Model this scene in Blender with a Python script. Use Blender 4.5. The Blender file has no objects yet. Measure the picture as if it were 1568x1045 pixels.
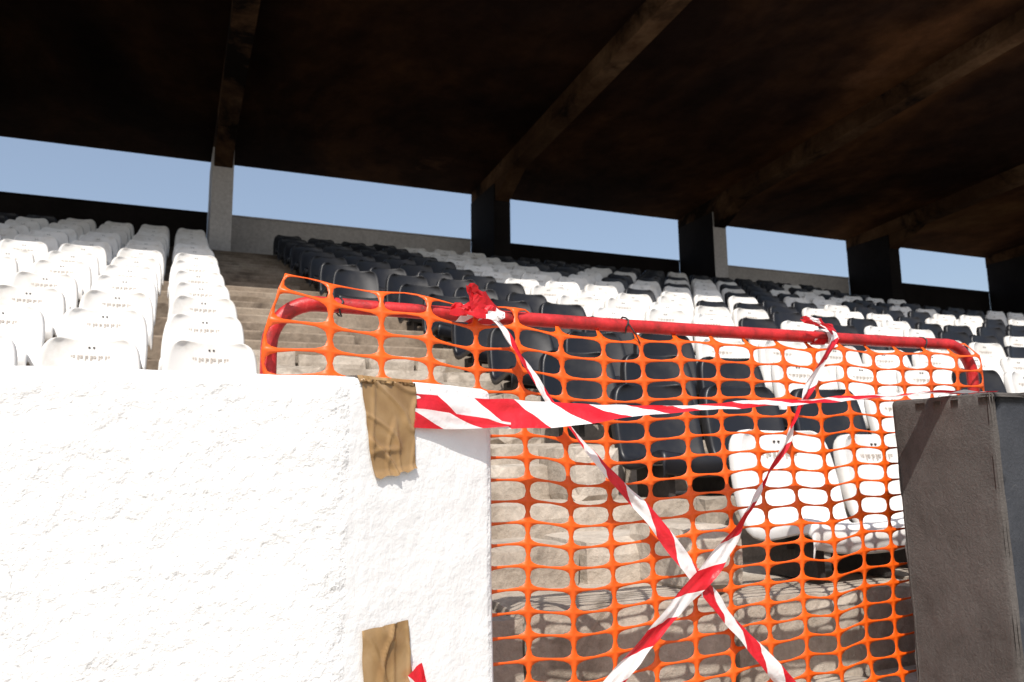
import bpy, bmesh, math, random
from mathutils import Vector, Matrix, noise
random.seed(7)
H = 1.5   # eye height; all heights below are relative to the eye, shifted by H
sc = bpy.context.scene
sc.view_settings.view_transform = 'Standard'
try: sc.view_settings.look = 'None'
except Exception: pass
sc.view_settings.exposure = 0

# ---------------------------------------------------------------- materials
def new_mat(name):
    m = bpy.data.materials.new(name); m.use_nodes = True
    nt = m.node_tree
    b = nt.nodes['Principled BSDF']
    return m, nt, b
def N(nt, t, **kw):
    n = nt.nodes.new(t)
    for k, v in kw.items(): setattr(n, k, v)
    return n
def ramp(nt, fac, stops):
    r = N(nt, 'ShaderNodeValToRGB')
    e = r.color_ramp.elements
    while len(e) < len(stops): e.new(0.5)
    for i, (p, c) in enumerate(stops):
        e[i].position = p
        e[i].color = (*c, 1) if len(c) == 3 else c
    nt.links.new(fac, r.inputs[0])
    return r
def noise_n(nt, vec, scale, detail=6, rough=0.6, dist=0.0):
    n = N(nt, 'ShaderNodeTexNoise')
    n.inputs['Scale'].default_value = scale
    n.inputs['Detail'].default_value = detail
    n.inputs['Roughness'].default_value = rough
    n.inputs['Distortion'].default_value = dist
    if vec is not None: nt.links.new(vec, n.inputs['Vector'])
    return n
def mixc(nt, fac, a, b, mode='MIX'):
    m = N(nt, 'ShaderNodeMix', data_type='RGBA', blend_type=mode)
    for s, v in ((m.inputs[0], fac), (m.inputs[6], a), (m.inputs[7], b)):
        if isinstance(v, (int, float)): s.default_value = v
        elif isinstance(v, tuple): s.default_value = (*v, 1)
        else: nt.links.new(v, s)
    return m.outputs[2]
def bump(nt, b, h, strength, dist, prev=None):
    bn = N(nt, 'ShaderNodeBump')
    bn.inputs['Strength'].default_value = strength
    bn.inputs['Distance'].default_value = dist
    nt.links.new(h, bn.inputs['Height'])
    if prev is not None: nt.links.new(prev, bn.inputs['Normal'])
    nt.links.new(bn.outputs[0], b.inputs['Normal'])
    return bn.outputs[0]

def mottled(name, cols, scale=3, fine=40, rough=0.85, bstr=0.4, bdist=0.01, stain=None, stain_scale=1.0, stain_lo=.5, stain_hi=.7, stretch=None, spec=.3):
    m, nt, b = new_mat(name)
    g = N(nt, 'ShaderNodeNewGeometry').outputs['Position']
    if stretch:
        mp = N(nt, 'ShaderNodeMapping'); mp.inputs['Scale'].default_value = stretch
        nt.links.new(g, mp.inputs[0]); g = mp.outputs[0]
    n1 = noise_n(nt, g, scale, 8, .65)
    k = len(cols)
    r = ramp(nt, n1.outputs[0], [(.3 + .4 * i / (k - 1), c) for i, c in enumerate(cols)])
    col = r.outputs[0]
    n2 = noise_n(nt, g, fine, 6, .7)
    r2 = ramp(nt, n2.outputs[0], [(.3, (.76, .76, .76)), (.65, (1.06, 1.06, 1.06))])
    col = mixc(nt, 1.0, col, r2.outputs[0], 'MULTIPLY')
    if stain:
        n3 = noise_n(nt, g, stain_scale, 7, .7, .6)
        r3 = ramp(nt, n3.outputs[0], [(stain_lo, (0, 0, 0)), (stain_hi, (1, 1, 1))])
        col = mixc(nt, r3.outputs[0], col, stain)
    nt.links.new(col, b.inputs['Base Color'])
    b.inputs['Roughness'].default_value = rough
    b.inputs['Specular IOR Level'].default_value = spec
    p = bump(nt, b, n2.outputs[0], bstr, bdist)
    bump(nt, b, n1.outputs[0], bstr, bdist * 3, p)
    return m

M_conc = mottled('concrete_weathered', [(.25, .205, .16), (.42, .36, .295), (.53, .47, .40)], 2.4, 42, .9, .6, .010, (.15, .12, .09), 3.0, .55, .72)
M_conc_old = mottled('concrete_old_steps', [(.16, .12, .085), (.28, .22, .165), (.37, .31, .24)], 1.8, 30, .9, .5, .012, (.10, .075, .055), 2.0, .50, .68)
M_ground = mottled('ground_concrete', [(.28, .25, .21), (.37, .34, .29)], 1.2, 25, .9, .4, .01)
M_beam = mottled('beam_stained', [(.034, .017, .009), (.080, .043, .022), (.16, .095, .052)], .8, 14, 1, .4, .01, (.010, .0065, .005), .45, .48, .57, spec=.05)
M_lite = mottled('paint_light_grey', [(.52, .50, .49), (.64, .62, .61)], 1.0, 20, .8, .2, .005)
M_dark = mottled('paint_black', [(.011, .009, .009), (.022, .019, .018)], 1.0, 20, .9, .2, .005, spec=.08)
M_pgrey = mottled('pillar_grey_side', [(.080, .072, .066), (.125, .112, .103)], 4, 160, .9, .7, .005, (.050, .043, .038), 2.5, .48, .70, spec=.2)
M_pblue = mottled('pillar_painted_shade', [(.036, .039, .046), (.060, .063, .071)], 6, 150, .85, .6, .004, (.11, .11, .11), 9, .60, .7, spec=.2)  # dark bluish base colour stands in for shade on the sunlit front face

# ceiling : soot-dark slab with rust-brown blotches and faint formwork boards
m, nt, b = new_mat('ceiling_sooty'); M_ceil = m
g = N(nt, 'ShaderNodeNewGeometry').outputs['Position']
mp = N(nt, 'ShaderNodeMapping'); mp.inputs['Scale'].default_value = (1, .6, 1); nt.links.new(g, mp.inputs[0])
nA = noise_n(nt, mp.outputs[0], .32, 7, .60, .3)
base = ramp(nt, nA.outputs[0], [(.30, (.010, .0065, .0055)), (.43, (.019, .0105, .0075)), (.52, (.038, .0185, .0100)), (.62, (.082, .038, .017)), (.74, (.13, .068, .030))])
nB = noise_n(nt, g, 2.2, 8, .7)
rB = ramp(nt, nB.outputs[0], [(.32, (.62, .60, .58)), (.66, (1.15, 1.12, 1.10))])
col = mixc(nt, 1.0, base.outputs[0], rB.outputs[0], 'MULTIPLY')
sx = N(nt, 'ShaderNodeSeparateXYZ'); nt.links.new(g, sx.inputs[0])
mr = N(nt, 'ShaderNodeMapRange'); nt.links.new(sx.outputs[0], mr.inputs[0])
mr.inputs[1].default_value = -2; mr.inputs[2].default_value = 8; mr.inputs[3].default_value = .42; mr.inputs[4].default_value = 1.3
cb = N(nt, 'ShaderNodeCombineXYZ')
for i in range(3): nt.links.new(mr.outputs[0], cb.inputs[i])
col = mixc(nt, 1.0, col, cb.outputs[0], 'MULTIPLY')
v = N(nt, 'ShaderNodeTexVoronoi'); v.inputs['Scale'].default_value = .33
nt.links.new(g, v.inputs['Vector'])
nC = noise_n(nt, g, 3.5, 6, .7)
md = N(nt, 'ShaderNodeMath', operation='MULTIPLY_ADD'); md.inputs[1].default_value = .28
nt.links.new(nC.outputs[0], md.inputs[0]); nt.links.new(v.outputs['Distance'], md.inputs[2])
rv = ramp(nt, md.outputs[0], [(.20, (.8, .8, .8)), (.30, (0, 0, 0))])
col = mixc(nt, rv.outputs[0], col, (.12, .058, .030))
wv = N(nt, 'ShaderNodeMath', operation='MULTIPLY'); wv.inputs[1].default_value = 1 / .6
nt.links.new(sx.outputs[1], wv.inputs[0])
fr = N(nt, 'ShaderNodeMath', operation='FRACT'); nt.links.new(wv.outputs[0], fr.inputs[0])
rw = ramp(nt, fr.outputs[0], [(0, (.7, .7, .7)), (.03, (1, 1, 1))])
col = mixc(nt, .35, col, rw.outputs[0], 'MULTIPLY')
nt.links.new(col, b.inputs['Base Color']); b.inputs['Roughness'].default_value = 1
b.inputs['Specular IOR Level'].default_value = .03
p = bump(nt, b, nB.outputs[0], .4, .03); bump(nt, b, rw.outputs[0], .3, .01, p)

def stucco(name, crackf, bs, lo, hi, alb):
    m, nt, b = new_mat(name)
    g = N(nt, 'ShaderNodeNewGeometry').outputs['Position']
    n1 = noise_n(nt, g, 60, 5, .62)
    n2 = noise_n(nt, g, 11, 5, .55)
    nd = noise_n(nt, g, 5, 4, .6)
    add = N(nt, 'ShaderNodeVectorMath', operation='MULTIPLY_ADD')
    add.inputs[1].default_value = (.35, .35, .35)
    nt.links.new(nd.outputs['Color'], add.inputs[0]); nt.links.new(g, add.inputs[2])
    v = N(nt, 'ShaderNodeTexVoronoi', feature='DISTANCE_TO_EDGE'); v.inputs['Scale'].default_value = 2.1
    nt.links.new(add.outputs[0], v.inputs['Vector'])
    cr = ramp(nt, v.outputs['Distance'], [(0, (0, 0, 0)), (.005, (1, 1, 1))])
    mk = noise_n(nt, g, 2.3, 2, .5)
    mr = ramp(nt, mk.outputs[0], [(lo, (1, 1, 1)), (hi, (0, 0, 0))])
    crk = mixc(nt, 1.0, cr.outputs[0], mr.outputs[0], 'LIGHTEN')
    tone = ramp(nt, n2.outputs[0], [(.3, tuple(alb * q for q in (.97, .96, .945))), (.6, (alb, alb * .995, alb * .98))])
    dk = ramp(nt, crk, [(0, (crackf,) * 3), (1, (1, 1, 1))])
    col = mixc(nt, 1.0, tone.outputs[0], dk.outputs[0], 'MULTIPLY')
    nt.links.new(col, b.inputs['Base Color'])
    b.inputs['Roughness'].default_value = .85
    b.inputs['Specular IOR Level'].default_value = .25
    p = bump(nt, b, n1.outputs[0], bs, .007)
    p = bump(nt, b, n2.outputs[0], bs * .8, .028, p)
    bump(nt, b, crk, .35, .002, p)
    return m
M_stA = stucco('white_stucco_rough', .62, .80, .54, .60, .80)
M_stB = stucco('white_stucco_smooth', .95, .30, .60, .64, .84)

def plastic(name, ca, cb, dirt, rough=.35):
    m, nt, b = new_mat(name)
    tc = N(nt, 'ShaderNodeTexCoord').outputs['Object']
    oi = N(nt, 'ShaderNodeObjectInfo')
    ad = N(nt, 'ShaderNodeVectorMath', operation='MULTIPLY_ADD')
    sc_ = N(nt, 'ShaderNodeCombineXYZ')
    for i in range(3): nt.links.new(oi.outputs['Random'], sc_.inputs[i])
    ad.inputs[1].default_value = (37, 21, 53)
    nt.links.new(sc_.outputs[0], ad.inputs[0]); nt.links.new(tc, ad.inputs[2])
    n = noise_n(nt, ad.outputs[0], 6, 7, .7)
    base = mixc(nt, oi.outputs['Random'], ca, cb)
    r = ramp(nt, n.outputs[0], [(.50, (0, 0, 0)), (.80, (.7, .7, .7))])
    col = mixc(nt, r.outputs[0], base, dirt)
    nt.links.new(col, b.inputs['Base Color'])
    rr = ramp(nt, n.outputs[0], [(.3, (rough,) * 3), (.7, (rough + .25,) * 3)])
    nt.links.new(rr.outputs[0], b.inputs['Roughness'])
    return m
M_sw = plastic('seat_plastic_white', (.78, .765, .74), (.64, .62, .59), (.44, .395, .33), .45)
M_sb = plastic('seat_plastic_black', (.005, .005, .007), (.010, .010, .013), (.028, .026, .024), .28)
M_metal = mottled('seat_bracket_steel', [(.03, .028, .026), (.06, .05, .045)], 5, 50, .6)
M_plate = mottled('seat_lettering', [(.46, .40, .35), (.60, .56, .51)], 60, 160, .6)

def simple(name, c, rough=.5, n_amt=.12, sc_=20, transl=None):
    m, nt, b = new_mat(name)
    g = N(nt, 'ShaderNodeNewGeometry').outputs['Position']
    n = noise_n(nt, g, sc_, 6, .6)
    r = ramp(nt, n.outputs[0], [(.3, tuple(x * (1 - 2 * n_amt) for x in c)), (.7, tuple(min(1, x * (1 + n_amt)) for x in c))])
    nt.links.new(r.outputs[0], b.inputs['Base Color'])
    b.inputs['Roughness'].default_value = rough
    if transl:
        t = N(nt, 'ShaderNodeBsdfTranslucent'); t.inputs[0].default_value = (*c, 1)
        mx = N(nt, 'ShaderNodeMixShader'); mx.inputs[0].default_value = transl
        nt.links.new(b.outputs[0], mx.inputs[1]); nt.links.new(t.outputs[0], mx.inputs[2])
        nt.links.new(mx.outputs[0], nt.nodes['Material Output'].inputs[0])
    return m
M_orange = simple('orange_plastic_mesh', (.92, .125, .008), .4, transl=.15, n_amt=.10, sc_=5)
M_wire = simple('tie_wire', (.02, .02, .02), .5)
M_redflap = simple('red_tape_plastic', (.62, .015, .02), .3, transl=.25)

m, nt, b = new_mat('red_gate_paint'); M_red = m
g = N(nt, 'ShaderNodeNewGeometry').outputs['Position']
n = noise_n(nt, g, 22, 8, .72)
r = ramp(nt, n.outputs[0], [(.3, (.12, .016, .010)), (.43, (.36, .015, .014)), (.60, (.56, .020, .022)), (.69, (.66, .10, .08)), (.75, (.42, .28, .22))])
nt.links.new(r.outputs[0], b.inputs['Base Color']); b.inputs['Roughness'].default_value = .42
bump(nt, b, n.outputs[0], .6, .004)

# brown packing tape
m, nt, b = new_mat('brown_packing_tape'); M_brown = m
g = N(nt, 'ShaderNodeNewGeometry').outputs['Position']
n = noise_n(nt, g, 12, 4, .5, .4)
r = ramp(nt, n.outputs[0], [(.32, (.24, .135, .055)), (.5, (.33, .20, .085)), (.70, (.43, .28, .14))])
nt.links.new(r.outputs[0], b.inputs['Base Color']); b.inputs['Roughness'].default_value = .2
b.inputs['Specular IOR Level'].default_value = .6
bump(nt, b, n.outputs[0], .2, .006)

# red/white barrier tape
m, nt, b = new_mat('red_white_barrier_tape'); M_tape = m
uv = N(nt, 'ShaderNodeUVMap'); uv.uv_map = 'UVMap'
sp = N(nt, 'ShaderNodeSeparateXYZ'); nt.links.new(uv.outputs[0], sp.inputs[0])
ma = N(nt, 'ShaderNodeMath', operation='MULTIPLY_ADD'); ma.inputs[1].default_value = -1.1
nt.links.new(sp.outputs[1], ma.inputs[0]); nt.links.new(sp.outputs[0], ma.inputs[2])
dv = N(nt, 'ShaderNodeMath', operation='DIVIDE'); dv.inputs[1].default_value = .19; nt.links.new(ma.outputs[0], dv.inputs[0])
fr = N(nt, 'ShaderNodeMath', operation='FRACT'); nt.links.new(dv.outputs[0], fr.inputs[0])
gt = N(nt, 'ShaderNodeMath', operation='GREATER_THAN'); gt.inputs[1].default_value = .5; nt.links.new(fr.outputs[0], gt.inputs[0])
gg = N(nt, 'ShaderNodeNewGeometry').outputs['Position']
nr = noise_n(nt, gg, 12, 4, .6)
rr_ = ramp(nt, nr.outputs[0], [(.35, (.62, .008, .018)), (.7, (.78, .03, .045))])
col = mixc(nt, gt.outputs[0], (.86, .84, .83), rr_.outputs[0])
nt.links.new(col, b.inputs['Base Color']); b.inputs['Roughness'].default_value = .32
nn = noise_n(nt, gg, 35, 3, .5, .5); bump(nt, b, nn.outputs[0], .5, .008)
t = N(nt, 'ShaderNodeBsdfTranslucent'); nt.links.new(col, t.inputs[0])
mx = N(nt, 'ShaderNodeMixShader'); mx.inputs[0].default_value = .22
nt.links.new(b.outputs[0], mx.inputs[1]); nt.links.new(t.outputs[0], mx.inputs[2])
nt.links.new(mx.outputs[0], nt.nodes['Material Output'].inputs[0])

# ---------------------------------------------------------------- helpers
def empty(name):
    e = bpy.data.objects.new(name, None); sc.collection.objects.link(e); return e
def obj(name, me, parent=None):
    o = bpy.data.objects.new(name, me); sc.collection.objects.link(o)
    if parent: o.parent = parent
    return o
def box_into(bm, x0, x1, y0, y1, z0, z1, mi=0, slope=0.0, mi_front=None):
    """slope: extra height per metre towards -Y measured from y1 (both faces)"""
    vs = [bm.verts.new((x, y, z + H + slope * (y1 - y))) for x in (x0, x1) for y in (y0, y1) for z in (z0, z1)]
    for k, f in enumerate(((0, 1, 3, 2), (4, 6, 7, 5), (0, 4, 5, 1), (2, 3, 7, 6), (0, 2, 6, 4), (1, 5, 7, 3))):
        fc = bm.faces.new([vs[i] for i in f]); fc.material_index = mi
        if k == 2 and mi_front is not None: fc.material_index = mi_front
def finish(bm, name, mats, parent=None, smooth=False, bevel=0):
    bmesh.ops.recalc_face_normals(bm, faces=bm.faces)
    me = bpy.data.meshes.new(name); bm.to_mesh(me); bm.free()
    for mm in mats: me.materials.append(mm)
    if smooth:
        for p in me.polygons: p.use_smooth = True
    o = obj(name, me, parent)
    if bevel:
        bv = o.modifiers.new('bevel', 'BEVEL'); bv.width = bevel; bv.segments = 2
    return o
def rough_block(bm, x0, x1, y0, y1, z0, z1, amp=.008, cell=.06):
    nx, ny, nz = (max(1, min(24, int((p - q) / cell))) for p, q in ((x1, x0), (y1, y0), (z1, z0)))
    def P(i, j, k):
        x = x0 + (x1 - x0) * i / nx; y = y0 + (y1 - y0) * j / ny; z = z0 + (z1 - z0) * k / nz
        edge = sum((i in (0, nx), j in (0, ny), k in (0, nz)))
        v = Vector((x, y, z))
        d = noise.noise_vector(v * 6) * amp * .7 + noise.noise_vector(v * 31) * amp * .35
        if edge >= 2:
            c = Vector(((x0 + x1) / 2, (y0 + y1) / 2, (z0 + z1) / 2))
            ch = amp * (.9 + 2.4 * max(0, noise.noise(v * 6 + Vector((3, 1, 7)))))
            d += Vector([(-ch if a > cc else ch) if q else 0 for a, cc, q in zip(v, c, (i in (0, nx), j in (0, ny), k in (0, nz)))])
        return v + d + Vector((0, 0, H))
    cache = {}
    def V(i, j, k):
        if (i, j, k) not in cache: cache[(i, j, k)] = bm.verts.new(P(i, j, k))
        return cache[(i, j, k)]
    def Fc(*a): bm.faces.new([V(*t) for t in a])
    for i in range(nx):
        for j in range(ny):
            for k in (0, nz): Fc((i, j, k), (i + 1, j, k), (i + 1, j + 1, k), (i, j + 1, k))
    for i in range(nx):
        for k in range(nz):
            for j in (0, ny): Fc((i, j, k), (i + 1, j, k), (i + 1, j, k + 1), (i, j, k + 1))
    for j in range(ny):
        for k in range(nz):
            for i in (0, nx): Fc((i, j, k), (i, j + 1, k), (i, j + 1, k + 1), (i, j, k + 1))

# ---------------------------------------------------------------- ground
bm = bmesh.new(); box_into(bm, -1500, 1500, -1500, 1500, -1.6, -1.5)
finish(bm, 'ground', [M_ground])

# ---------------------------------------------------------------- grandstand
stand = empty('stadium_grandstand')
RISE, TREAD, Y0, Z0 = .26, .755, 2.07, -.38
XL, XR = -16, 44
NR = 15
bm = bmesh.new()
for r_ in range(5, NR + 1):
    y = Y0 + TREAD * r_; z = Z0 + RISE * r_
    y1 = y + .85 if r_ < NR else 14.95
    box_into(bm, XL, XR, y, y1, z - .6 - .004 * (r_ % 2), z)
    if r_ < NR:
        box_into(bm, .42, 1.3, y + TREAD / 2, y + TREAD + .03, z - .1, z + RISE / 2)   # aisle half step
for r_ in range(0, 5):   # far parts of the low tiers
    y = Y0 + TREAD * r_; z = Z0 + RISE * r_
    box_into(bm, XL, .3, y, y + .85, z - .6, z); box_into(bm, 5.0, XR, y, y + .85, z - .6, z)
finish(bm, 'terrace_upper_steps', [M_conc_old], stand, bevel=.012)
bm = bmesh.new()
rr = random.Random(3)
for r_ in range(-1, 5):
    y = Y0 + TREAD * r_; z = Z0 + RISE * r_
    yf = y if r_ >= 0 else 1.90
    x = .3
    while x < 5.0:                          # low tiers cast in short blocks
        w = min(rr.uniform(.45, .95), 5.0 - x)
        if 5.0 - x - w < .2: w = 5.0 - x
        rough_block(bm, x + .006, x + w - .006, yf + rr.uniform(-.016, .016), y + .85, z - .55, z + rr.uniform(-.014, .006), .009)
        x += w
    if r_ < 0: continue
    x = .42
    while x < 1.80:                         # aisle half steps
        w = min(rr.uniform(.28, .6), 1.80 - x)
        if 1.80 - x - w < .15: w = 1.80 - x
        rough_block(bm, x + .006, x + w - .006, y + TREAD / 2 + rr.uniform(-.04, .04), y + TREAD + .05, z - .06, z + RISE / 2 + rr.uniform(-.018, .018), .009, .05)
        x += w
for r_ in range(0, 3):
    y = Y0 + TREAD * r_; z = Z0 + RISE * r_
    rough_block(bm, 1.50, 1.72, y + .12, y + .5, z - .03, z + .20 + .02 * r_, .012, .045)
finish(bm, 'terrace_lower_steps', [M_conc], stand, smooth=False)
bm = bmesh.new(); box_into(bm, XL, .29, 1.93, 2.05, -1.5, -.66); box_into(bm, 5.01, XR, 1.93, 2.05, -1.5, -.66); box_into(bm, .3, 5.0, 1.95, 2.05, -1.5, -1.15)
finish(bm, 'terrace_base', [M_conc], stand)

# roof, beams, fins, parapets. the slab rises gently towards its open front edge
RZ, SL, YF = 5.56, .065, 6.0
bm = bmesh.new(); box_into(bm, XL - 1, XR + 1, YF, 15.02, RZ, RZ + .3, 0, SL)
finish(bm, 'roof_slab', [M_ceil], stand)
cols = [(-14.45 + 4.97 * i) for i in range(12)]   # ... .46, 5.43, 10.4 ...
bmb = bmesh.new(); bmc = bmesh.new()
ZT = Z0 + RISE * NR
for i, x in enumerate(cols):
    box_into(bmb, x + .015, x + .315, YF + .05, 15.0, RZ - .30, RZ + .01, 0, SL)
    vs = [bmb.verts.new((xx, yy, zz + H)) for xx in (x + .02, x + .31) for yy, zz in ((13.69, RZ - .21), (12.9, RZ - .17), (13.69, RZ - .55))]
    for f in ((0, 1, 2), (3, 5, 4), (0, 3, 4, 1), (1, 4, 5, 2), (2, 5, 3, 0)): bmb.faces.new([vs[q] for q in f])
    lite = i % 2 == 1
    box_into(bmc, x, x + .33, 13.7, 14.97, ZT - .02, RZ - .215, 1, 0, 0 if lite else 1)
    if i == 3:
        box_into(bmc, x - .003, x + .333, 13.697, 14.96, ZT - .01, RZ - .22, 0)
    if i + 1 < len(cols):
        box_into(bmc, x + .335, cols[i + 1] - .005, 14.97, 15.17, ZT - .02, 4.57, 0 if lite else 1)
        box_into(bmc, x + .335, cols[i + 1] - .005, 14.94, 15.0, 4.572, 4.60, 0 if lite else 1)
finish(bmb, 'roof_beams', [M_beam], stand, bevel=.012)
finish(bmc, 'columns_and_parapets', [M_lite, M_dark], stand)
bm = bmesh.new(); box_into(bm, XL, XR, 15.0, 15.15, -1.5, ZT - .03)
finish(bm, 'rear_wall', [M_dark], stand)
# ---------------------------------------------------------------- seats
def seat_mesh(name, shell):
    prof = [(-.355, .045, .200, 0), (-.372, .095, .206, 0), (-.362, .138, .208, 0), (-.325, .150, .210, 0),
            (-.22, .122, .212, 0), (-.11, .108, .214, 0), (-.045, .122, .216, .3), (-.012, .175, .218, .8),
            (.008, .25, .220, 1), (.026, .33, .216, 1), (.040, .395, .207, 1), (.047, .432, .194, 1), (.050, .455, .172, 1), (.050, .466, .135, 1)]
    us = [-1, -.9, -.62, -.3, 0, .3, .62, .9, 1]
    bm = bmesh.new(); rows = []
    for i, (y, z, hw, wb) in enumerate(prof):
        row = []
        def pt(u, ret=0):
            c = .05 * abs(u) ** 3
            px = hw * u + (math.copysign(.006, u) if ret else 0)
            py = y - c * wb; pz = z + c * .45 * (1 - wb)
            if ret: py += .06 * wb; pz -= .055 * (1 - wb)
            return bm.verts.new((px, py, pz))
        row.append(pt(-1, 1))
        row += [pt(u) for u in us]
        row.append(pt(1, 1)); rows.append(row)
    last = rows[-1]
    rows.append([bm.verts.new((v.co.x * .98, v.co.y + .035, v.co.z - .004)) for v in last])
    rows.append([bm.verts.new((v.co.x * 1.0, v.co.y + .042, v.co.z - .045)) for v in last])
    for ri, (a, b_) in enumerate(zip(rows, rows[1:])):
        for j in range(len(a) - 1):
            bm.faces.new((a[j], a[j + 1], b_[j + 1], b_[j]))
    bmesh.ops.recalc_face_normals(bm, faces=bm.faces)
    me = bpy.data.meshes.new('tmp'); bm.to_mesh(me); bm.free()
    o = bpy.data.objects.new('tmp', me); sc.collection.objects.link(o)
    s = o.modifiers.new('s', 'SOLIDIFY'); s.thickness = .009
    s = o.modifiers.new('ss', 'SUBSURF'); s.levels = 1; s.render_levels = 1
    dg = bpy.context.evaluated_depsgraph_get()
    me2 = bpy.data.meshes.new_from_object(o.evaluated_get(dg))
    bpy.data.objects.remove(o)
    bm = bmesh.new(); bm.from_mesh(me2)
    def front(z0):
        c = [v.co.y for v in bm.verts if abs(v.co.z - z0) < .022 and abs(v.co.x) < .09]
        return min(c)
    yl, yh = front(.373), front(.423)
    for f in bm.faces: f.smooth = True; f.material_index = 0
    def bx(x0, x1, y0, y1, z0, z1, mi): box_into(bm, x0, x1, y0, y1, z0 - H, z1 - H, mi)
    bx(-.15, -.12, -.30, -.06, -.03, .10, 1); bx(.12, .15, -.30, -.06, -.03, .10, 1)
    bx(-.18, .18, -.20, -.16, .06, .09, 1)
    if shell is M_sw:
        lx = -.085
        for k, wd in enumerate((.018, .022, .012, .024, .018, .022)):   # moulded lettering
            bx(lx, lx + wd * .38, yl, yl + .02, .360, .384, 2); bx(lx + wd * .55, lx + wd, yl, yl + .02, .370, .384, 2)
            lx += wd + .010
        bx(-.014, -.006, yh, yh + .02, .420, .427, 1); bx(.006, .014, yh, yh + .02, .420, .427, 1)
    me3 = bpy.data.meshes.new(name); bm.to_mesh(me3); bm.free()
    for mm in (shell, M_metal, M_plate): me3.materials.append(mm)
    return me3
SW = seat_mesh('white_seat_mesh', M_sw); SB = seat_mesh('black_seat_mesh', M_sb)
blockL = empty('stadium_seat_block'); blockR = empty('stadium_seat_block.001')
rs = random.Random(11)
def put(x, r_, white, parent, k=1.0):
    o = obj('seat', SW if white else SB, parent)
    s = rs.uniform(.98, 1.02) * k
    o.location = (x + rs.uniform(-.010, .010), Y0 + TREAD * r_ + .43 + rs.uniform(-.014, .014), Z0 + RISE * r_ + .028 + H)
    o.rotation_euler = (rs.uniform(-.05, .05), rs.uniform(-.018, .018), rs.uniform(-.05, .05))
    o.scale = (s, s, s)
for r_ in range(0, NR):
    for j in range(0, 22):
        x = .165 - .5 * j
        w = True
        if r_ >= 10 and x < -1.6 - (14 - r_) * .25: w = (j + r_ * 2) % 5 == 0
        if x < -6 and r_ > 4: w = (j // 2 + r_ // 2) % 2 == 0
        put(x, r_, w, blockL, .97)
    x = (2.17 if r_ == 0 else 2.08) if r_ < 7 else 1.62
    while x < 27:
        if not (r_ >= 11 and x > 12.6) and not (9.3 < x < 10.2 and r_ < 6):
            if r_ == 0: w = x < 4.8
            elif x < 3.25: w = False
            elif x < 5.1: w = True
            elif x < 6.1: w = (r_ < 12 and (r_ + int(x * 2)) % 3 != 0)
            else:
                k = int(x / 1.06); w = ((k + (r_ // 2)) % 2 == 0)
                if rs.random() < .15: w = not w
            if r_ == 14 and x > 5: w = x > 9 and rs.random() < .4
            put(x, r_, w, blockR, 1.06)
        x += .53

# ---------------------------------------------------------------- boundary walls
tex = bpy.data.textures.new('trowel_relief', 'CLOUDS'); tex.noise_scale = .10; tex.noise_depth = 2
tex2 = bpy.data.textures.new('plaster_waves', 'CLOUDS'); tex2.noise_scale = .35; tex2.noise_depth = 1
def wall(name, foot, z0, z1, mats, face_mi, rnd=.022, parent=None, relief=0, lv=6):
    bm = bmesh.new()
    n_ = len(foot)
    lo = [bm.verts.new((x, y, z0 + H)) for x, y in foot]
    hi = [bm.verts.new((x, y, z1 + H)) for x, y in foot]
    for i in range(n_):
        f = bm.faces.new((lo[i], lo[(i + 1) % n_], hi[(i + 1) % n_], hi[i])); f.material_index = face_mi[i]
    f = bm.faces.new(hi); f.material_index = face_mi[0]
    f = bm.faces.new(lo[::-1])
    bmesh.ops.recalc_face_normals(bm, faces=bm.faces)
    ed = [e for e in bm.edges if max(v.co.z for v in e.verts) > z0 + H + .01]
    bmesh.ops.bevel(bm, geom=ed, offset=rnd, segments=3, profile=.5, affect='EDGES')
    me = bpy.data.meshes.new(name); bm.to_mesh(me); bm.free()
    for mm in mats: me.materials.append(mm)
    for p in me.polygons: p.use_smooth = True if relief else p.area < .08
    o = obj(name, me, parent)
    if relief:
        s = o.modifiers.new('grid', 'SUBSURF'); s.subdivision_type = 'SIMPLE'; s.levels = lv; s.render_levels = lv
        d = o.modifiers.new('relief', 'DISPLACE'); d.texture = tex; d.strength = relief; d.mid_level = .5; d.texture_coords = 'LOCAL'
        d = o.modifiers.new('waves', 'DISPLACE'); d.texture = tex2; d.strength = relief * 1.8; d.mid_level = .5; d.texture_coords = 'LOCAL'
    return o
wl = wall('white_boundary_wall', [(-2.0, 1.53), (.29, 1.52), (.66, 1.685), (.655, 1.735), (-2.0, 1.74)], -1.5, .18,
     [M_stA, M_stB], [0, 1, 1, 0, 0], relief=.0038)
wall('wall_run', [(-14, 1.53), (-1.98, 1.53), (-1.98, 1.74), (-14, 1.74)], -1.5, .177, [M_stA], [0] * 4, parent=wl)
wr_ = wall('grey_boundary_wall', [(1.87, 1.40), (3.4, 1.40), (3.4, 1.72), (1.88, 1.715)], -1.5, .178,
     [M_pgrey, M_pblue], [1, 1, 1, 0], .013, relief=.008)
wall('wall_run', [(3.38, 1.40), (14, 1.40), (14, 1.72), (3.38, 1.72)], -1.5, .175, [M_pblue], [0] * 4, parent=wr_)

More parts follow.
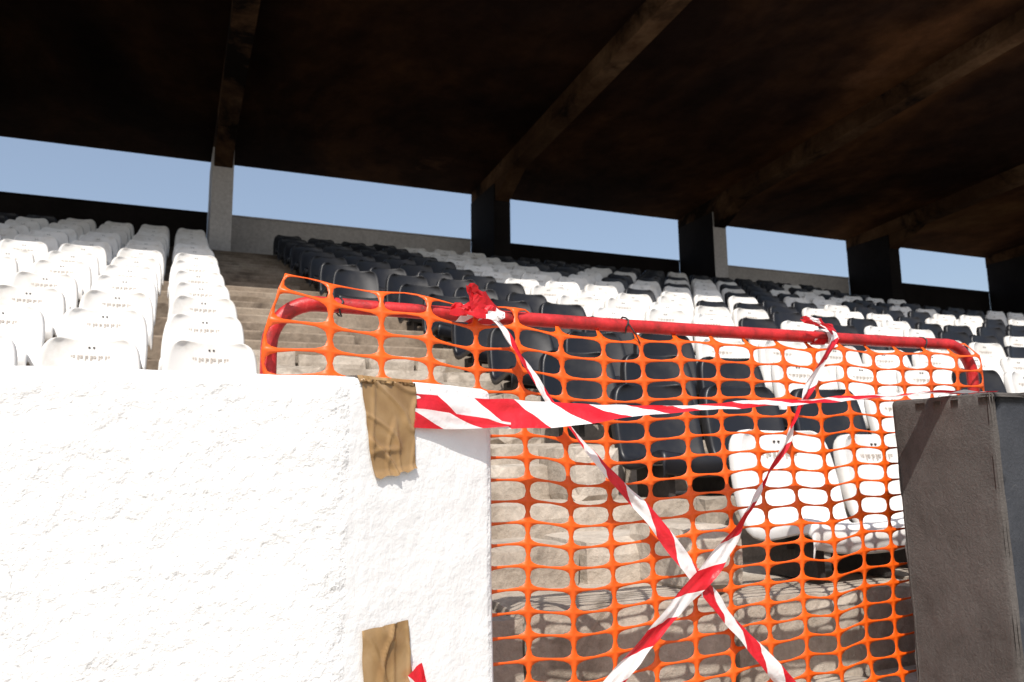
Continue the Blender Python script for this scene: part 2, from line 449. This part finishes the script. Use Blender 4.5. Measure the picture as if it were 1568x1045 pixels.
# ---------------------------------------------------------------- gate (red tube frame)
gate = empty('red_tube_gate')
def tube(name, pts, rad, mat, parent, cyc=False):
    cu = bpy.data.curves.new(name, 'CURVE'); cu.dimensions = '3D'; cu.bevel_depth = rad; cu.bevel_resolution = 5
    sp_ = cu.splines.new('POLY'); sp_.points.add(len(pts) - 1); sp_.use_cyclic_u = cyc
    for i, p in enumerate(pts): sp_.points[i].co = (p[0], p[1], p[2] + H, 1)
    o = bpy.data.objects.new(name, cu); sc.collection.objects.link(o)
    dg = bpy.context.evaluated_depsgraph_get()
    me = bpy.data.meshes.new_from_object(o.evaluated_get(dg)); bpy.data.objects.remove(o)
    me.materials.clear(); me.materials.append(mat)
    for p in me.polygons: p.use_smooth = True
    return obj(name, me, parent)
GX0, GX1, GY, GT = .19, 2.33, 1.80, .37
pts = [(GX0, GY, -1.45), (GX0, GY, -.6)]
R_ = .10
for k in range(9):
    a = math.pi - k * math.pi / 16
    pts.append((GX0 + R_ + R_ * math.cos(a), GY, GT - R_ + R_ * math.sin(a)))
for k in range(1, 8):
    xx = GX0 + R_ + (GX1 - GX0 - 2 * R_) * k / 8
    pts.append((xx, GY + .004 * math.sin(k), GT - .006 * math.sin(math.pi * k / 8)))
for k in range(9):
    a = math.pi / 2 - k * math.pi / 16
    pts.append((GX1 - R_ + R_ * math.cos(a), GY, GT - R_ + R_ * math.sin(a)))
pts += [(GX1, GY, -.6), (GX1, GY, -1.45)]
tube('frame', pts, .0175, M_red, gate)
tube('bottom_rail', [(GX0, GY, -1.3), (GX1, GY, -1.3)], .016, M_red, gate)
for tx in (1.07, .34, 2.12):
    ring = [(tx + .004 * math.sin(3 * a), GY + .0205 * math.cos(a), GT - .004 + .0205 * math.sin(a)) for a in [i * math.pi / 6 for i in range(12)]]
    tube('tie_wire', ring, .0022, M_wire, gate, True)
tube('tie_wire_tail', [(1.07, GY - .02, GT), (1.085, GY - .03, GT - .03), (1.10, GY - .028, GT - .055)], .0018, M_wire, gate)

# ---------------------------------------------------------------- orange mesh
PX, PZ = .112, .0485
NXc, NZc = 19, 37
Xs = .205
def drape(x, k):
    """x world, k = height below the top of the sheet (m)"""
    f = max(0, 1 - (x - .2) / .75)
    top = .372 + .050 * f + .012 * noise.noise(Vector((x * 7, 0, 3)))
    z = top - k * (1 + .03 * math.sin(x * 2.3) + .05 * noise.noise(Vector((x * 1.7, 2, 2)))) - .010 * math.sin(x * 1.9 + .6) * min(1, k * 2)
    z += .014 * noise.noise(Vector((x * 2.5, k * 2.5, 1))) + .004 * noise.noise(Vector((x * 9, k * 9, 6)))
    xx = x + .014 * noise.noise(Vector((x * 2, k * 3, 8))) + .014 * math.sin(k * 2.2) + .005 * noise.noise(Vector((x * 7, k * 8, 4)))
    y = 1.770 + .012 * noise.noise(Vector((x * 4, k * 4, 5))) - .008 * math.sin(x * 5) * min(1, k * 3)
    y = min(y, 1.778)
    if k < .05: y += (.05 - k) * (.3 if f > .2 else .9)
    if x < .32:                       # free edge, curling and slack
        e = (.32 - x) / .12
        y -= .015 * e * e * math.sin(k * 14 + 1); z += .012 * e * math.sin(k * 26); xx += .022 * e * math.sin(k * 17 + 2) - .010 * e
        if k < .06: z += .012 * e
    return Vector((xx, y, z + H))
bm = bmesh.new(); cache = {}
def gv(x, k, key):
    if key not in cache: cache[key] = bm.verts.new(drape(x, k))
    return cache[key]
for i in range(NXc):
    for j in range(NZc):
        cx = Xs + (i + .5) * PX; ck = (j + .5) * PZ
        hx, hz = .0514, .0220
        ring = []; outer = []; inner = []
        for q in range(4): ring.append((-1 + q * .5, -1, (i * 4 + q, j * 4)))
        for q in range(4): ring.append((1, -1 + q * .5, (i * 4 + 4, j * 4 + q)))
        for q in range(4): ring.append((1 - q * .5, 1, (i * 4 + 4 - q, j * 4 + 4)))
        for q in range(4): ring.append((-1, 1 - q * .5, (i * 4, j * 4 + 4 - q)))
        for (a, b_, key) in ring:
            outer.append(gv(cx + a * PX / 2, ck + b_ * PZ / 2, key))
            ang = math.atan2(b_, a)
            c_, s_ = math.cos(ang), math.sin(ang)
            e = 2 / 3.1
            inner.append(bm.verts.new(drape(cx + hx * math.copysign(abs(c_) ** e, c_), ck + hz * math.copysign(abs(s_) ** e, s_))))
        for q in range(16):
            bm.faces.new((outer[q], outer[(q + 1) % 16], inner[(q + 1) % 16], inner[q]))
o = finish(bm, 'orange_safety_mesh', [M_orange], None, smooth=True)
s = o.modifiers.new('thick', 'SOLIDIFY'); s.thickness = .0016; s.offset = 0

# ---------------------------------------------------------------- ribbons
def catmull(P, n_=14):
    out = []
    Q = [P[0]] + P + [P[-1]]
    for i in range(1, len(Q) - 2):
        for k in range(n_):
            t_ = k / n_
            out.append([.5 * (2 * b_ + (c - a) * t_ + (2 * a - 5 * b_ + 4 * c - d) * t_ ** 2 + (-a + 3 * b_ - 3 * c + d) * t_ ** 3)
                        for a, b_, c, d in zip(Q[i - 1], Q[i], Q[i + 1], Q[i + 2])])
    out.append(list(P[-1])); return out
def ribbon(name, keys, seed=0, wr=.003, parent=None, mat=None, u0=0, curl=.0):
    """keys: (x,y,z,twist_deg,width)"""
    S_ = catmull([tuple(map(float, k)) for k in keys])
    bm = bmesh.new(); uvl = bm.loops.layers.uv.new('UVMap')
    rows = []; s = u0; prev = None; NW = 8
    for i, q in enumerate(S_):
        c = Vector((q[0], q[1], q[2] + H))
        a = Vector(S_[max(0, i - 1)][:3]); b_ = Vector(S_[min(len(S_) - 1, i + 1)][:3])
        tg = (b_ - a).normalized()
        yv = Vector((0, -1, 0)); yv = (yv - tg * yv.dot(tg)).normalized()
        w0 = tg.cross(yv).normalized()
        an = math.radians(q[3]); wv = w0 * math.cos(an) + yv * math.sin(an); nv = tg.cross(wv)
        if prev is not None: s += (c - prev).length
        prev = c; row = []
        for k in range(NW + 1):
            v = k / NW - .5
            off = wr * noise.noise(Vector((s * 14 + seed, v * 3, seed))) * 2 + curl * (v * v * 4 - .5)
            ew = 1 + .05 * noise.noise(Vector((s * 20, seed, 2)))
            row.append((bm.verts.new(c + wv * (v * q[4] * ew) + nv * off), (s, v * .075)))
        rows.append(row)
    for ra, rb in zip(rows, rows[1:]):
        for k in range(NW):
            vs = (ra[k], ra[k + 1], rb[k + 1], rb[k])
            f = bm.faces.new([v[0] for v in vs]); f.smooth = True
            for l, v in zip(f.loops, vs): l[uvl].uv = v[1]
    me = bpy.data.meshes.new(name); bm.to_mesh(me); bm.free()
    me.materials.append(mat or M_tape)
    return obj(name, me, parent)
tp = empty('barrier_tape')
ribbon('strip', [(.452, 1.5875, .126, 2, .060), (.50, 1.604, .125, 4, .060), (.60, 1.632, .122, 6, .064), (.74, 1.64, .121, 14, .064), (.86, 1.635, .124, 40, .062),
                 (1.0, 1.62, .133, 62, .06), (1.15, 1.61, .141, 72, .058), (1.35, 1.59, .153, 76, .06), (1.6, 1.57, .169, 80, .065), (1.75, 1.555, .179, 88, .07), (1.86, 1.545, .188, 90, .07), (1.95, 1.545, .190, 90, .07), (2.05, 1.54, .190, 90, .06)], 1, .003, tp, u0=.09)
ribbon('folded_layer', [(.452, 1.582, .106, 0, .038), (.48, 1.590, .105, 0, .038), (.53, 1.604, .102, 0, .034), (.60, 1.620, .100, 0, .024), (.68, 1.630, .098, 0, .008)], 9, .001, tp, u0=.16)
t2 = empty('barrier_tape.001')
ribbon('strip', [(.655, 1.765, .375, 20, .03), (.70, 1.752, .345, 30, .022), (.75, 1.742, .27, 60, .03), (.815, 1.738, .174, 20, .024), (.89, 1.738, .083, 50, .03), (1.0, 1.735, -.03, 15, .030),
                 (1.097, 1.73, -.13, -10, .036), (1.203, 1.73, -.259, 10, .044), (1.33, 1.74, -.395, 30, .04), (1.463, 1.745, -.53, -15, .044), (1.60, 1.75, -.67, 10, .04), (1.85, 1.76, -.9, 10, .04)], 3, .005, t2, curl=.004)
t3 = empty('barrier_tape.002')
ribbon('strip', [(1.745, 1.765, .372, 10, .03), (1.70, 1.75, .32, 40, .03), (1.615, 1.738, .219, 10, .038), (1.56, 1.736, .14, 60, .03), (1.512, 1.735, .059, 30, .030), (1.42, 1.735, -.06, 60, .035), (1.326, 1.73, -.17, 20, .045),
                 (1.22, 1.718, -.262, 0, .05), (1.09, 1.722, -.37, 20, .042), (.957, 1.735, -.50, -10, .044), (.84, 1.745, -.63, 10, .04), (.7, 1.75, -.8, 10, .04)], 5, .005, t3, u0=.06, curl=-.004)
def knot(name, x, parent, flip=1):
    ks = []
    for i in range(10):
        a = math.radians(-60 + i * 44)
        ks.append((x + .006 * i * flip - .02 * flip, GY - .024 * math.cos(a) * 1.05, GT - .003 + .024 * math.sin(a)))
    bm = bmesh.new(); uvl = bm.loops.layers.uv.new('UVMap'); rows = []
    for i, p in enumerate(ks):
        rows.append([(bm.verts.new((p[0] + d + .004 * noise.noise(Vector((i, d * 90, x))), p[1] + .004 * noise.noise(Vector((i * 2, d * 50, 2))), p[2] + H)), (i * .02, d)) for d in (-.02, -.007, .007, .02)])
    for ra, rb in zip(rows, rows[1:]):
        for k in range(3):
            vs = (ra[k], ra[k + 1], rb[k + 1], rb[k]); f = bm.faces.new([v[0] for v in vs])
            for l, v in zip(f.loops, vs): l[uvl].uv = v[1]
    me = bpy.data.meshes.new(name); bm.to_mesh(me); bm.free(); me.materials.append(M_tape)
    obj(name, me, parent)
def flap(name, origin, du, dv, parent, mat, seed, n1=9, n2=6, taper=.5, amp=.014):
    bm = bmesh.new(); uvl = bm.loops.layers.uv.new('UVMap'); G = []
    for i in range(n1 + 1):
        row = []
        for j in range(n2 + 1):
            u = i / n1; v = j / n2
            p = Vector(origin) + Vector(du) * u + Vector(dv) * (v - .5) * (1 - taper * u)
            p += noise.noise_vector(Vector((u * 3.2 + seed, v * 3.5, seed))) * amp * (.3 + u)
            row.append((bm.verts.new(p + Vector((0, 0, H))), (u * .1, v * .07)))
        G.append(row)
    for a, b_ in zip(G, G[1:]):
        for j in range(n2):
            vs = (a[j], a[j + 1], b_[j + 1], b_[j]); f = bm.faces.new([v[0] for v in vs])
            for l, v in zip(f.loops, vs): l[uvl].uv = v[1]
    me = bpy.data.meshes.new(name); bm.to_mesh(me); bm.free(); me.materials.append(mat)
    obj(name, me, parent)
knot('knot', .65, t2); knot('knot', 1.735, t3, -1)
flap('loose_end', (.68, 1.762, .362), (-.050, -.02, .066), (.075, .02, .030), t2, M_redflap, 2, taper=.8)
flap('loose_end_white', (.66, 1.757, .37), (.05, -.015, -.012), (.0, .01, .035), t2, M_tape, 4)
flap('loose_end_low', (.67, 1.755, .372), (-.085, -.01, -.006), (.0, .02, .045), t2, M_redflap, 6)
flap('loose_end', (1.73, 1.76, .378), (-.10, -.02, .035), (.02, .02, .03), t3, M_tape, 8, taper=.6)
flap('loose_end_red', (1.73, 1.752, .385), (-.13, -.015, .018), (.0, .015, .022), t3, M_redflap, 12, taper=.7)

# ---------------------------------------------------------------- packing tape
def bface(X, z, off):
    """point on the angled pier end, off metres proud"""
    t_ = (X - .29) / .37
    return Vector((X, 1.52 + .165 * t_, z + H)) + Vector((.407, -.913, 0)) * off
def packing(name, TL, TR, BR, BL, over, seed):
    bm = bmesh.new(); n1, n2 = 48, 34; G = []
    for i in range(n1 + 1):
        v = i / n1; row = []
        for j in range(n2 + 1):
            u = j / n2
            L = Vector(TL).lerp(Vector(BL), v); Rr = Vector(TR).lerp(Vector(BR), v)
            jag = .003 * noise.noise(Vector((v * 7, seed, j))) if j in (0, n2) else 0
            p = L.lerp(Rr, u); X = p.x + jag + .006 * math.sin(v * 4 + seed); z = p.y
            if i == n1: z += .006 * noise.noise(Vector((u * 6, seed, 9)))
            c1 = max(0, 1 - 10 * abs(noise.noise(Vector((u * 1.3 + .35 * math.sin(v * 5) + seed, v * 1.2, seed)))))
            c2 = max(0, 1 - 9 * abs(noise.noise(Vector((u * 1.6 - v * 2.6 + seed, v * 2.2, seed + 4)))))
            c3 = max(0, 1 - 8 * abs(noise.noise(Vector((u * 3.1 + v * .9 + seed, v * .9, seed + 8)))))
            row.append(bm.verts.new(bface(X, z, .0045 + (.0065 * c1 + .004 * c2 + .003 * c3) * (.2 if j in (0, n2) else 1) + .004 * max(0, v - .94) / .06)))
        G.append(row)
    if over:
        for vtx in G[0]: vtx.co.z = .18 + H - .012
        r1 = [bm.verts.new((v.co.x - .004, v.co.y + .012, .18 + H + .004)) for v in G[0]]
        r2 = [bm.verts.new((v.co.x - .016, v.co.y + .04, .18 + H + .006)) for v in G[0]]
        r3 = [bm.verts.new((v.co.x - .03, v.co.y + .10, .18 + H + .007)) for v in G[0]]
        G = [r3, r2, r1] + G
    for a, b_ in zip(G, G[1:]):
        for j in range(n2):
            bm.faces.new((a[j], a[j + 1], b_[j + 1], b_[j]))
    return finish(bm, name, [M_brown], None, smooth=True)
packing('brown_packing_tape', (.322, .18), (.447, .18), (.462, .005), (.370, -.012), True, 1.3)
packing('brown_packing_tape.001', (.345, -.285), (.445, -.28), (.455, -.60), (.345, -.60), False, 5.1)
flap('tape_remnant', (.452, 1.575, -.37), (.04, .012, -.10), (.03, .01, .02), tp, M_tape, 15, amp=.006)

# ---------------------------------------------------------------- light
l = Vector((.32, .57, -.80)).normalized()
sun = bpy.data.lights.new('sun', 'SUN'); sun.energy = 5; sun.angle = math.radians(.5); sun.color = (1, .955, .89)
so = bpy.data.objects.new('sun', sun); sc.collection.objects.link(so)
so.rotation_euler = l.to_track_quat('-Z', 'Y').to_euler()
w = bpy.data.worlds.new('World'); sc.world = w; w.use_nodes = True
nt = w.node_tree
sky = nt.nodes.new('ShaderNodeTexSky'); sky.sky_type = 'NISHITA'; sky.sun_disc = False
sky.sun_elevation = math.asin(-l.z); sky.sun_rotation = math.atan2(-l.x, -l.y) % (2 * math.pi)
sky.dust_density = 3.0; sky.air_density = 1.0; sky.ozone_density = 1.0
hz = mixc(nt, .22, sky.outputs[0], (5.0, 5.9, 7.2))    # thin high haze
nt.links.new(hz, nt.nodes['Background'].inputs[0]); nt.nodes['Background'].inputs[1].default_value = .14

# ---------------------------------------------------------------- camera
th, ph, ro = math.radians(22.8), math.radians(9.0), math.radians(.8)
F = Vector((math.sin(th) * math.cos(ph), math.cos(th) * math.cos(ph), math.sin(ph)))
R = Vector((math.cos(th), -math.sin(th), 0)); U = R.cross(F)
R2 = R * math.cos(ro) - U * math.sin(ro); U2 = U * math.cos(ro) + R * math.sin(ro)
cam = bpy.data.cameras.new('camera'); co = bpy.data.objects.new('camera', cam); sc.collection.objects.link(co)
mw = Matrix((R2, U2, -F)).transposed().to_4x4(); mw.translation = (0, 0, H)
co.matrix_world = mw
cam.lens = 28.7; cam.sensor_width = 36; cam.clip_end = 5000; cam.clip_start = .05
cam.dof.use_dof = True; cam.dof.focus_distance = 1.95; cam.dof.aperture_fstop = 6.3
sc.camera = co
